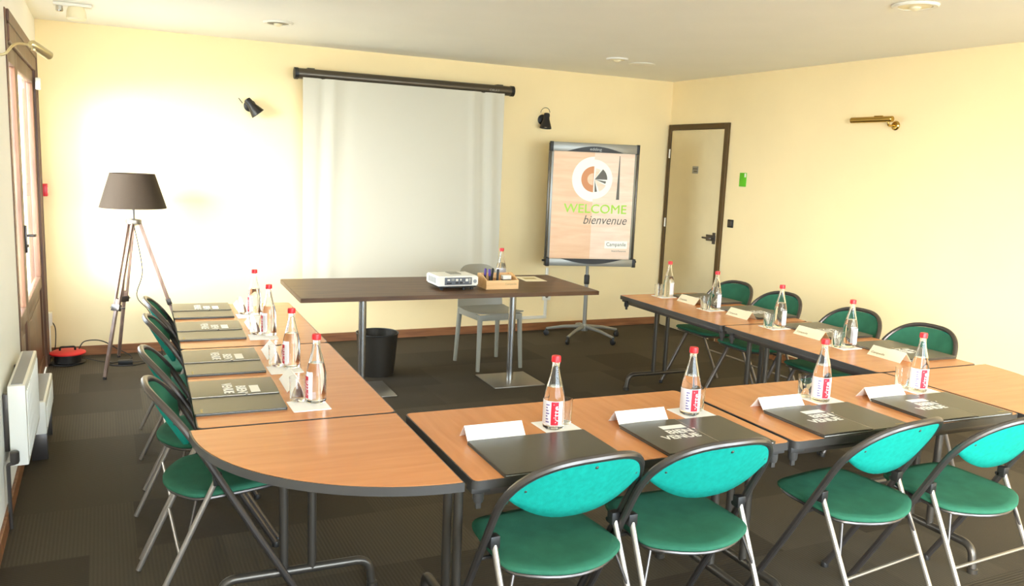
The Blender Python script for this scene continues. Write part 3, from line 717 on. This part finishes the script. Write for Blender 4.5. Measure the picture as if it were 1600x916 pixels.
# ------------------------------------------------------------ waste bin
t = thing('waste_bin', 'black wire mesh waste bin on the carpet under the dark desk', 'bin', (1.815, 5.925, 0))
bm = new(); seg = 28
lathe(bm, [(.128, .004), (.155, .315)], seg, close=False); lathe(bm, [(.126, .006), (.153, .315)], seg, close=False)
obj('mesh_wall', bm, 'mesh', t)
bm = new(); lathe(bm, [(.128, .001), (.128, .008)], seg); obj('base', bm, 'mesh', t)
bm = new(); tube(bm, [V(.156*math.cos(2*PI*k/seg), .156*math.sin(2*PI*k/seg), .317) for k in range(seg)], .005, 8, closed=True); obj('rim', bm, 'black', t)

# ------------------------------------------------------------ projection screen
t = thing('projection_screen', 'white pull-down projection screen with dark roller case on the back wall', 'screen', (0, 0, 0))
bm = new(); zt_ = 2.262; ys = 7.0
tube(bm, [V(1.43, ys, zt_), V(3.37, ys, zt_)], .043, 20); obj('roller_case', bm, 'tube', t)
for x0, x1 in ((1.415, 1.445), (3.355, 3.385)):
    bm = new(); tube(bm, [V(x0, ys, zt_), V(x1, ys, zt_)], .047, 20); obj('end_cap', bm, 'black', t)
for x in (1.55, 3.25):
    bm = new(); box(bm, x-.03, x+.03, ys-.01, YB-.001, zt_+.03, zt_+.05, .003); box(bm, x-.03, x+.03, YB-.008, YB-.001, zt_-.04, zt_+.05, .002); obj('wall_bracket', bm, 'tube', t)
text('case_word', 'ORAY', .03, 'silver', t, basis((3.13, ys-.0440, zt_-.018), (1, 0, 0), (0, 0, 1)), .0004, width=.10)
bm = new(); nx, nz = 90, 24; x0, x1, zb = 1.478, 3.285, .50; F, B = [], []
def wr(x, z):
    u = (x-x0)/(x1-x0); v = (zt_-.03-z)/(zt_-zb); a = 0
    for c, wd, am in ((.09, .014, .010), (.14, .018, -.010), (.20, .03, .006), (.83, .018, -.010), (.885, .012, .013), (.93, .015, -.012), (.97, .02, .006)):
        c2 = c + (.03*v if c > .5 else -.02*v); a += am*math.exp(-((u-c2)/wd)**2)
    return a*(1-.55*v)
for j in range(nz+1):
    z = zt_-.03-(zt_-.03-zb)*j/nz; F.append([]); B.append([])
    for i in range(nx+1):
        x = x0+(x1-x0)*i/nx; y = ys-.035+wr(x, z); F[-1].append(bm.verts.new((x, y, z))); B[-1].append(bm.verts.new((x, y+.0015, z)))
for j in range(nz):
    for i in range(nx):
        bm.faces.new((F[j][i], F[j+1][i], F[j+1][i+1], F[j][i+1])); bm.faces.new((B[j][i], B[j][i+1], B[j+1][i+1], B[j+1][i]))
    for i in (0, nx): bm.faces.new((F[j][i], B[j][i], B[j+1][i], F[j+1][i]))
obj('screen_fabric', bm, 'screen', t, True, 80)
bm = new(); tube(bm, [V(x0-.01, ys-.034, zb-.008), V(x1+.01, ys-.034, zb-.008)], .012, 12); obj('bottom_bar', bm, 'black', t)

# ------------------------------------------------------------ flip chart
FA = math.radians(-15)
t = thing('flip_chart', 'mobile flip chart stand with a welcome poster, between screen and cream door', 'flip chart', (4.055, 6.62, 0), FA)
bm = new(); tube(bm, [V(0, .03, .10), V(0, .03, .56)], .019, 14); tube(bm, [V(0, .03, .56), V(0, .03, 1.0)], .015, 14); obj('pole', bm, 'silver', t)
bm = new(); lathe(bm, [(.024, .52), (.026, .53), (.026, .60), (.02, .61)], 14, c=(0, .03, 0)); obj('height_clamp', bm, 'black', t)
bm = new(); lathe(bm, [(.035, .075), (.04, .10), (.03, .135), (.022, .14)], 16, c=(0, .03, 0)); obj('base_hub', bm, 'silver', t)
for k in range(5):
    a = math.radians(72*k+230); c, s = math.cos(a), math.sin(a)
    bm = new(); tube(bm, [V(.02*c, .03+.02*s, .115), V(.2*c, .03+.2*s, .10), V(.36*c, .03+.36*s, .068)], [.020, .015, .012], 10); g = obj('base_arm', bm, 'silver', t)
    bm = new(); mt = basis((.36*c, .03+.36*s, .027), (-s*0+c, s, 0), (0, 0, 1))
    lathe(bm, [(.02, -.013), (.027, -.01), (.027, .01), (.02, .013)], 16, mtx=mt); box(bm, .36*c-.01, .36*c+.01, .03+.36*s-.01, .03+.36*s+.01, .03, .07, .002); obj('castor', bm, 'black', g)
bd = bpy.data.objects.new('board', None)
hw = .42; zb, zt2 = .715, 1.825
bm = new(); box(bm, -hw+.014, hw-.014, -.012, .004, zb+.03, zt2-.02, .003); board = obj('board', bm, 'silver', t)
for s in (-1, 1):
    bm = new(); box(bm, s*hw-.010, s*hw+.010, -.014, .008, zb+.02, zt2-.01, .003); obj('side_rail', bm, 'tube', board)
bm = new(); box(bm, -hw+.02, hw-.02, -.03, .004, zt2-.082, zt2, .006); hd = obj('clamp_bar', bm, 'silver', board)
for s in (-1, 1):
    bm = new(); box(bm, s*(hw-.01)-.014, s*(hw-.01)+.014, -.033, .012, zt2-.085, zt2+.003, .004); obj('bar_end', bm, 'black', board)
bm = new(); P = [(-.27+.54*k/14, zt2-.080+ .052*math.sin(PI*k/14)) for k in range(15)]; prism(bm, P, 0, .003, mtx=basis((0, -.030, 0), (1, 0, 0), (0, 0, 1))); obj('logo_shield', bm, 'black', board)
text('brand_word', 'edding', .035, 'silver', board, basis((-.055, -.0335, zt2-.065), (1, 0, 0), (0, 0, 1)), .0003, width=.11)
bm = new(); box(bm, -hw+.02, hw-.02, -.075, .004, zb-.012, zb+.012, .004); box(bm, -hw+.02, hw-.02, -.08, -.07, zb-.012, zb+.055, .004); obj('pen_tray', bm, 'silver', board)
bm = new(); P = [(.30-.60*k/14, zb+.056-.048*math.sin(PI*k/14)) for k in range(15)]; prism(bm, P, 0, .003, mtx=basis((0, -.080, 0), (1, 0, 0), (0, 0, 1))); obj('tray_shield', bm, 'black', board)
for s in (-1, 1):
    bm = new(); box(bm, s*(hw-.005)-.016, s*(hw-.005)+.016, -.083, .012, zb-.018, zb+.06, .004); obj('tray_end', bm, 'black', board)
    bm = new(); tube(bm, [V(s*(hw+.008), -.02, zb+.03), V(s*(hw+.035), -.02, zb+.03)], .010, 10); obj('knob', bm, 'black', board)
bm = new(); y = -.0135
pw, pz0, pz1 = .385, zb+.035, zt2-.075
po = thing('welcome_poster', 'printed welcome poster with a cup of coffee clamped on the flip chart', 'poster', (4.055, 6.62, 0), FA)
bm = new(); box(bm, -pw, .0, y-.0012, y, pz0, pz1); box(bm, 0, pw, y-.0012, y, pz0, pz1, mi=1); box(bm, -pw, pw, y-.0012, y-.0002, pz0-.03, pz0, mi=2)
obj('poster_sheet', bm, ['poster_l', 'poster_r', 'poster_w'], po, False)
def disc(a0, a1, r, cx, cz, m, name, d, n=24, r0=0):
    bm = new(); P = [(cx+r*math.cos(math.radians(a0+(a1-a0)*k/n)), cz+r*math.sin(math.radians(a0+(a1-a0)*k/n))) for k in range(n+1)]
    if abs(a1-a0) < 359: P = [(cx, cz)]+P if r0 == 0 else P+[(cx+r0*math.cos(math.radians(a1+(a0-a1)*k/n)), cz+r0*math.sin(math.radians(a1+(a0-a1)*k/n))) for k in range(n+1)]
    else: P = P[:-1]
    prism(bm, P, 0, .0003, mtx=basis((0, y-.0012-d, 0), (1, 0, 0), (0, 0, 1))); return obj(name, bm, m, po, False)
pc = -.055+.0; pzc = 1.50
disc(90, 270, .205, 0, pzc, 'poster_w', 'printed_plate', .0002); disc(-90, 90, .18, 0, pzc, 'poster_w', 'printed_plate', .0002)
disc(90, 270, .118, 0, pzc, 'poster_cup', 'printed_coffee', .0006); disc(90, 270, .055, -.005, pzc, 'poster_l', 'printed_foam', .001)
for a0, a1, r, m, nm in ((0, 52, .12, 'poster_dark', 'printed_slice'), (-20, -8, .11, 'poster_dark', 'printed_slice'), (-88, -76, .115, 'poster_dark', 'printed_slice'), (-66, -26, .12, 'poster_r', 'printed_slice'), (58, 86, .10, 'poster_r', 'printed_slice')): disc(a0, a1, r, .01, pzc, m, nm, .0006)
bm = new(); prism(bm, [(.225, 1.32), (.255, 1.32), (.243, 1.72), (.237, 1.72)], 0, .0004, mtx=basis((0, y-.0014, 0), (1, 0, 0), (0, 0, 1))); obj('printed_knife', bm, 'poster_dark', po, False)
text('printed_word', 'WELCOME', .115, 'lime', po, basis((-.27, y-.0018, 1.19), (1, 0, 0), (0, 0, 1)), .0003, width=.60)
text('printed_word', 'WELCOME', .115, 'lime', po, basis((-.267, y-.0019, 1.193), (1, 0, 0), (0, 0, 1)), .0003, width=.60)
text('printed_word', 'bienvenue', .115, 'poster_dark', po, basis((-.085, y-.0018, 1.09), (1, 0, 0), (0, 0, 1)), .0003, width=.42, shear=.3)
bm = new(); box(bm, .14, .36, y-.0016, y-.001, .865, .935); obj('printed_badge', bm, 'poster_w', po, False)
text('printed_word', 'Campanile', .05, 'poster_dark', po, basis((.155, y-.0021, .888), (1, 0, 0), (0, 0, 1)), .0003, width=.19)
text('printed_word', 'Hotels & Restaurants', .022, 'poster_dark', po, basis((.21, y-.0016, .835), (1, 0, 0), (0, 0, 1)), .0002, width=.14)

# ------------------------------------------------------------ tripod floor lamp
LX, LY = .192, 6.65
t = thing('tripod_floor_lamp', 'tripod floor lamp with taupe drum shade and weathered wooden legs', 'lamp', (LX, LY, 0))
bm = new(); lathe(bm, [(.226, 1.183), (.152, 1.425)], 40, close=False); lathe(bm, [(.223, 1.183), (.149, 1.425)], 40, close=False)
for r, z in ((.2245, 1.183), (.1505, 1.425)): tube(bm, [V(r*math.cos(2*PI*k/40), r*math.sin(2*PI*k/40), z) for k in range(40)], .0025, 6, closed=True)
obj('lamp_shade', bm, 'shade', t)
bm = new(); tube(bm, [V(0, 0, 1.09), V(0, 0, 1.30)], .009, 10); lathe(bm, [(.016, 1.24), (.016, 1.30)], 12)
for a in (0, 120, 240): tube(bm, [V(0, 0, 1.235), V(.21*math.cos(math.radians(a)), .21*math.sin(math.radians(a)), 1.20)], .002, 6)
obj('lamp_holder', bm, 'dark_tube', t)
bm = new(); lathe(bm, [(.012, 1.30), (.02, 1.33), (.03, 1.36), (.024, 1.388), (.008, 1.398)], 16); obj('bulb', bm, 'lampglass', t)
bm = new(); lathe(bm, [(.02, 1.05), (.052, 1.065), (.055, 1.085), (.052, 1.095), (.02, 1.10)], 24); obj('hub', bm, 'plate', t)
for k, (fx, fy) in enumerate(((-.03, 6.31), (.07, 6.985), (.565, 6.66))):
    fx -= LX; fy -= LY; d = V(fx, fy, 0).normalized(); top = d*.04+V(0, 0, 1.07); ft = V(fx, fy, .012); side = V(-d.y, d.x, 0)
    mid_ = top.lerp(ft, .56); low0 = top.lerp(ft, .50)
    def bar(a, b, wd, dp, off):
        bm = new(); ax = (b-a); L = ax.length; ax.normalize(); q = side; r3 = ax.cross(q)
        M4 = Matrix(((q.x, r3.x, ax.x, a.x), (q.y, r3.y, ax.y, a.y), (q.z, r3.z, ax.z, a.z), (0, 0, 0, 1)))
        box(bm, off-wd/2, off+wd/2, -dp/2, dp/2, 0, L, .002, mtx=M4); return bm
    g = obj('leg', bar(top, mid_, .011, .024, .017), 'greywood', t)
    obj('leg_rail', bar(top, mid_, .011, .024, -.017), 'greywood', g)
    obj('lower_leg', bar(low0, ft, .021, .022, 0), 'greywood', g)
    bm = bar(top.lerp(ft, .535), top.lerp(ft, .575), .060, .034, 0); obj('clamp', bm, 'dark_tube', g)
    bm = new(); p_ = top.lerp(ft, .555); tube(bm, [p_-side*.045, p_+side*.055], .004, 8); lathe(bm, [(.011, -.006), (.011, .006)], 10, mtx=Matrix.Translation(p_+side*.055)); obj('wing_nut', bm, 'dark_tube', g)
    bm = new(); lathe(bm, [(.013, 0), (.012, .02)], 10, c=(fx, fy, 0)); obj('foot', bm, 'black', g)
bm = new(); tube(bm, spline([(LX, LY, 1.06), (LX+.05, LY+.03, .72), (LX+.01, LY+.06, .52), (LX+.10, LY+.04, .38), (LX+.17, LY+.02, .06), (LX+.02, LY+.12, .007), (LX-.2, LY+.16, .006), (-.17, 6.86, .04)]), .0032, 6)
tag(obj('lamp_cable', bm, 'cable'), 'thin black cable hanging from the tripod lamp down to the floor', 'cable')

# ------------------------------------------------------------ extension reel and its cables
t = thing('cable_reel', 'red topped black extension cable reel on the floor near the corner', 'reel', (-.275, 6.88, 0))
bm = new(); lathe(bm, [(.10, 0), (.118, .006), (.118, .012), (.09, .014), (.09, .07), (.118, .072), (.118, .078)], 28); obj('drum', bm, 'black', t)
bm = new(); lathe(bm, [(.122, .078), (.122, .086), (.10, .096), (.04, .10)], 28); obj('top_plate', bm, 'red', t)
bm = new(); tube(bm, smoothpath([(-.05, 0, .096), (-.05, 0, .125), (.05, 0, .125), (.05, 0, .096)], .02), .007, 8); obj('handle', bm, 'black', t)
bm = new(); tube(bm, spline([(-.395, 7.085, .30), (-.36, 7.07, .24), (-.36, 7.05, .12), (-.37, 7.04, .03), (-.33, 7.01, .02)]), .004, 6)
tag(obj('power_cable', bm, 'cable'), 'black power cable from the corner socket down behind the red reel', 'cable')
bm = new(); tube(bm, spline([(-.20, 6.90, .102), (-.16, 6.93, .15), (-.05, 6.97, .14), (.06, 7.02, .06), (.16, 6.90, .008), (.0, 6.74, .006), (.15, 6.66, .006), (.35, 6.80, .006), (.62, 6.93, .006), (.95, 6.99, .006)]), .0042, 6)
tag(obj('extension_cord', bm, 'cable'), 'black cord looping from the red reel across the carpet past the tripod', 'cable')
bm = new(); box(bm, .06, .16, 6.70, 6.75, 0, .035, .006); tag(obj('plug_socket', bm, 'black'), 'black plug coupling lying on the carpet between the tripod legs', 'plug')
bm = new(); box(bm, XL+.001, XL+.035, 7.03, 7.10, .26, .36, .005); box(bm, XL+.001, XL+.02, 7.05, 7.08, .02, .26, .003)
tag(obj('wall_socket', bm, 'white_pl'), 'white wall socket with conduit in the corner beside the glazed door', 'socket')

# ------------------------------------------------------------ radiators by the glazed door
def radiator(label, x0, x1, y0, y1, z0, z1, pipes=True):
    t = thing('radiator', label, 'radiator', (0, 0, 0))
    bm = new(); box(bm, x0, x1, y0, y1, z0, z1, .006); obj('panel', bm, 'white_pl', t)
    bm = new()
    k = y0+.03
    while k < y1-.03:
        box(bm, x1-.001, x1+.004, k, k+.012, z0+.03, z1-.03, .001); k += .04
    obj('front_ribs', bm, 'white_pl', t)
    bm = new(); box(bm, x0+.012, x1-.012, y0+.02, y1-.02, z1-.001, z1+.0025); obj('top_grille', bm, 'pattern_grey', t)
    for yy in (y0+.07, y1-.07):
        bm = new(); box(bm, XL+.001, x0, yy-.015, yy+.015, z0+.05, z1-.05, .002); obj('wall_bracket', bm, 'dark_tube', t)
    if pipes:
        for dz in (0,):
            bm = new(); tube(bm, smoothpath([(x0+.02, y0+.02, z0+.03), (x0+.02, y0-.05, z0+.03), (XL+.02, y0-.05, z0+.03), (XL+.02, y0-.05, .001)], .02), .008, 8)
            lathe(bm, [(.014, 0), (.018, .01), (.018, .05), (.012, .055)], 12, c=(x0+.02, y0-.05, z0+.03)); obj('valve', bm, 'dark_tube', t)
    return t
radiator('white panel radiator on the wall beside the glazed door', -.385, -.318, 3.92, 4.60, .255, .605)
t2 = radiator('low white convector heater below and beyond the panel radiator', -.375, -.292, 4.64, 5.25, .16, .33, False)
for yy in (4.74, 5.15):
    bm = new(); box(bm, -.37, -.297, yy-.02, yy+.02, 0, .16, .003); obj('foot', bm, 'dark_tube', t2)

# ------------------------------------------------------------ wall fittings
def wall_spot(loc, tilt, turn, label):
    t = thing('wall_spotlight', label, 'lamp', loc, 0, 'black spotlights on the back wall')
    bm = new(); lathe(bm, [(.048, 0), (.048, .012), (.03, .022), (.014, .024)], 24, mtx=basis((0, 0, 0), (1, 0, 0), (0, 0, 1))); obj('wall_rose', bm, 'black', t)
    bm = new(); tube(bm, [V(0, -.02, 0), V(0, -.075, 0)], .009, 10); lathe(bm, [(.016, -.016), (.018, 0), (.016, .016)], 14, c=(0, -.078, 0)); obj('arm', bm, 'black', t)
    mt = Matrix.Translation((0, -.085, 0)) @ Matrix.Rotation(turn, 4, 'Z') @ Matrix.Rotation(tilt, 4, 'Y')
    bm = new(); lathe(bm, [(.016, .060), (.026, .056), (.030, .035), (.027, .02), (.030, 0), (.040, -.03), (.055, -.075), (.056, -.082), (.053, -.082), (.050, -.072), (.030, -.02), (.01, .0)], 28, mtx=mt); obj('lamp_head', bm, 'black', t)
    bm = new(); lathe(bm, [(.008, -.03), (.022, -.045), (.026, -.06), (.018, -.072), (.004, -.076)], 16, mtx=mt); obj('bulb', bm, 'lampglass', t)
    bm = new(); P = [mt @ V(.05*math.cos(a)*-.3-.0, 0, 0) for a in (0,)]
    tube(bm, [mt @ V(-.045-.0*math.cos(a), .045*math.cos(a), .055+.045*math.sin(a)) for a in [PI*k/12 for k in range(13)]], .003, 6); 
    obj('yoke', bm, 'black', t)
wall_spot((1.085, YB-.001, 1.985), math.radians(-38), math.radians(-10), 'black wall spotlight between tripod lamp and projection screen')
wall_spot((3.76, YB-.001, 2.035), math.radians(8), math.radians(40), 'black wall spotlight above the flip chart')
def picture_light(name, label, o, d, n_, L, armlen):
    """brass tube lamp: o mount point on the wall, d direction of the tube, n_ wall normal"""
    t = thing(name, label, 'lamp', o, 0)
    d = Vector(d).normalized(); n_ = Vector(n_)
    up = V(0, 0, 1)
    bm = new(); s_ = up.cross(n_).normalized(); mt = Matrix(((s_.x, up.x, n_.x, 0), (s_.y, up.y, n_.y, 0), (s_.z, up.z, n_.z, 0), (0, 0, 0, 1)))
    lathe(bm, [(.034, 0), (.034, .008), (.026, .016), (.01, .018)], 24, mtx=mt); obj('wall_rose', bm, 'brass', t)
    p = n_*armlen
    return t, p
t, p = picture_light('picture_light', 'brass tube wall lamp high on the cream side wall', (XR-.001, 4.375, 2.00), (0, 1, 0), (-1, 0, 0), .4, .09)
bm = new(); tube(bm, smoothpath([(-.01, 0, 0), (-.08, 0, -.005), (-.09, -.0, .035)], .02), .008, 10); lathe(bm, [(.018, -.014), (.02, 0), (.018, .014)], 16, c=(-.085, 0, .035)); obj('arm', bm, 'brass', t)
bm = new(); mt = basis((-.09, -.035, .042), (0, 0, 1), (1, 0, 0))  # z axis along +y
mt = Matrix(((1, 0, 0, -.09), (0, 0, 1, -.04), (0, -1, 0, .042), (0, 0, 0, 1)))
lathe(bm, [(.018, 0), (.022, .004), (.022, .37), (.017, .376)], 20, mtx=mt); obj('lamp_tube', bm, 'brass', t)
bm = new(); box(bm, -.1, -.08, .05, .12, .062, .070, .003); obj('switch', bm, 'brass', t)
t, p = picture_light('picture_light', 'pale brass swing arm wall lamp on the wall above the glazed door frame', (XL+.001, 4.22, 1.975), (1, 0, 0), (1, 0, 0), .1, .1)
bm = new(); tube(bm, spline([(.01, 0, 0), (.05, -.01, .0), (.085, .02, .045), (.12, .05, .055), (.155, .07, .05)], 6), .0055, 10); obj('arm', bm, 'pale_brass', t)
bm = new(); q = Vector((.085, .10, -.050)).normalized().to_track_quat('Z', 'Y').to_matrix().to_4x4(); mt = Matrix.Translation((.150, .065, .058)) @ q
lathe(bm, [(.012, -.01), (.019, 0), (.02, .03), (.02, .10), (.016, .106)], 20, mtx=mt); lathe(bm, [(.011, -.018), (.011, .018)], 12, c=(.155, .07, .05)); obj('lamp_head', bm, 'pale_brass', t)

bm = new(); box(bm, XL+.001, XL+.045, 6.955, 7.045, 1.235, 1.325, .006); o = obj('fire_alarm', bm, 'red'); tag(o, 'red square fire alarm call point in the corner beside the glazed door', 'alarm')
bm = new(); box(bm, XL+.0451, XL+.047, 6.975, 7.025, 1.26, 1.30, .002); obj('press_plate', bm, 'white_pl', o)
bm = new(); box(bm, XR-.006, XR-.001, 5.92, 6.01, 1.49, 1.615, .002); o = obj('notice_card', bm, 'signgreen'); tag(o, 'bright green notice card on the wall beside the cream door', 'sign')
bm = new(); box(bm, XR-.0066, XR-.006, 5.925, 5.945, 1.575, 1.61); obj('notice_print', bm, 'white_pl', o, False)
bm = new(); box(bm, XR-.012, XR-.001, 6.045, 6.12, 1.105, 1.18, .004); o = obj('light_switch', bm, 'black'); tag(o, 'black light switch on the wall beside the cream door', 'switch')
bm = new(); box(bm, XR-.016, XR-.012, 6.06, 6.105, 1.12, 1.165, .002); obj('rocker', bm, 'dark_tube', o)
# trunking on the back wall below the screen corner
bm = new(); box(bm, 3.30, 3.90, YB-.016, YB-.001, .115, .145, .003); box(bm, 3.87, 3.90, YB-.016, YB-.001, .145, .62, .003); 
o = obj('cable_trunking', bm, 'white_pl'); tag(o, 'white cable trunking low on the back wall behind the desk', 'trunking')
bm = new(); box(bm, 3.84, 3.93, YB-.03, YB-.0165, .30, .38, .004); o = obj('power_outlet', bm, 'white_pl'); tag(o, 'white power outlet on the trunking behind the desk', 'outlet')
bm = new(); lathe(bm, [(.018, 0), (.018, .002)], 14, mtx=basis((3.885, YB-.03, .34), (1, 0, 0), (0, 0, 1))); obj('socket_face', bm, 'poster_dark', o)
# ceiling fittings
def downlight(x, y, label, open_=False, r=.09):
    t = thing('recessed_downlight', label, 'ceiling light', (x, y, H), 0, 'round downlights in the ceiling')
    bm = new(); lathe(bm, [(r*.72, -.001), (r, -.001), (r, -.006), (r*.94, -.014), (r*.74, -.012), (r*.72, -.001)], 32, close=False); obj('trim_ring', bm, 'white_pl', t)
    bm = new(); lathe(bm, [(r*.72, -.006), (r*.70, -.010), (.01, -.012)], 28); obj('diffuser', bm, 'dark_tube' if open_ else 'lampglass', t)
    bm = new(); lathe(bm, [(.012, -.03), (.026, -.022), (.03, -.012)], 16); obj('bulb', bm, 'lampglass', t)
downlight(1.11, 6.03, 'round ceiling downlight with dark centre above the spotlight and screen', True, .10)
downlight(3.83, 5.98, 'round white ceiling downlight near the far corner')
downlight(3.79, 3.12, 'round white ceiling downlight nearest the camera, over the side wall row', False, .115)
bm = new(); lathe(bm, [(.11, -.001), (.112, -.006), (.10, -.010), (.02, -.011)], 32); o = obj('ceiling_disc', bm, 'white_pl'); o.location = (4.17, 6.12, H); tag(o, 'flat white round cover plate on the ceiling near the far corner', 'cover plate')
t = thing('ceiling_spotlight', 'ceiling spotlight with frosted glass above the glazed door', 'ceiling light', (-.14, 6.20, H))
bm = new(); box(bm, -.11, .11, -.04, .04, -.02, -.001, .004); obj('mounting_bar', bm, 'white_pl', t)
bm = new(); lathe(bm, [(.045, -.02), (.055, -.045), (.06, -.09), (.05, -.10), (.01, -.102)], 24, c=(.02, 0, 0)); obj('glass_shade', bm, 'lampglass', t)
bm = new(); lathe(bm, [(.02, -.02), (.022, -.05), (.018, -.055)], 16, c=(-.075, 0, 0)); obj('knuckle', bm, 'chrome', t)
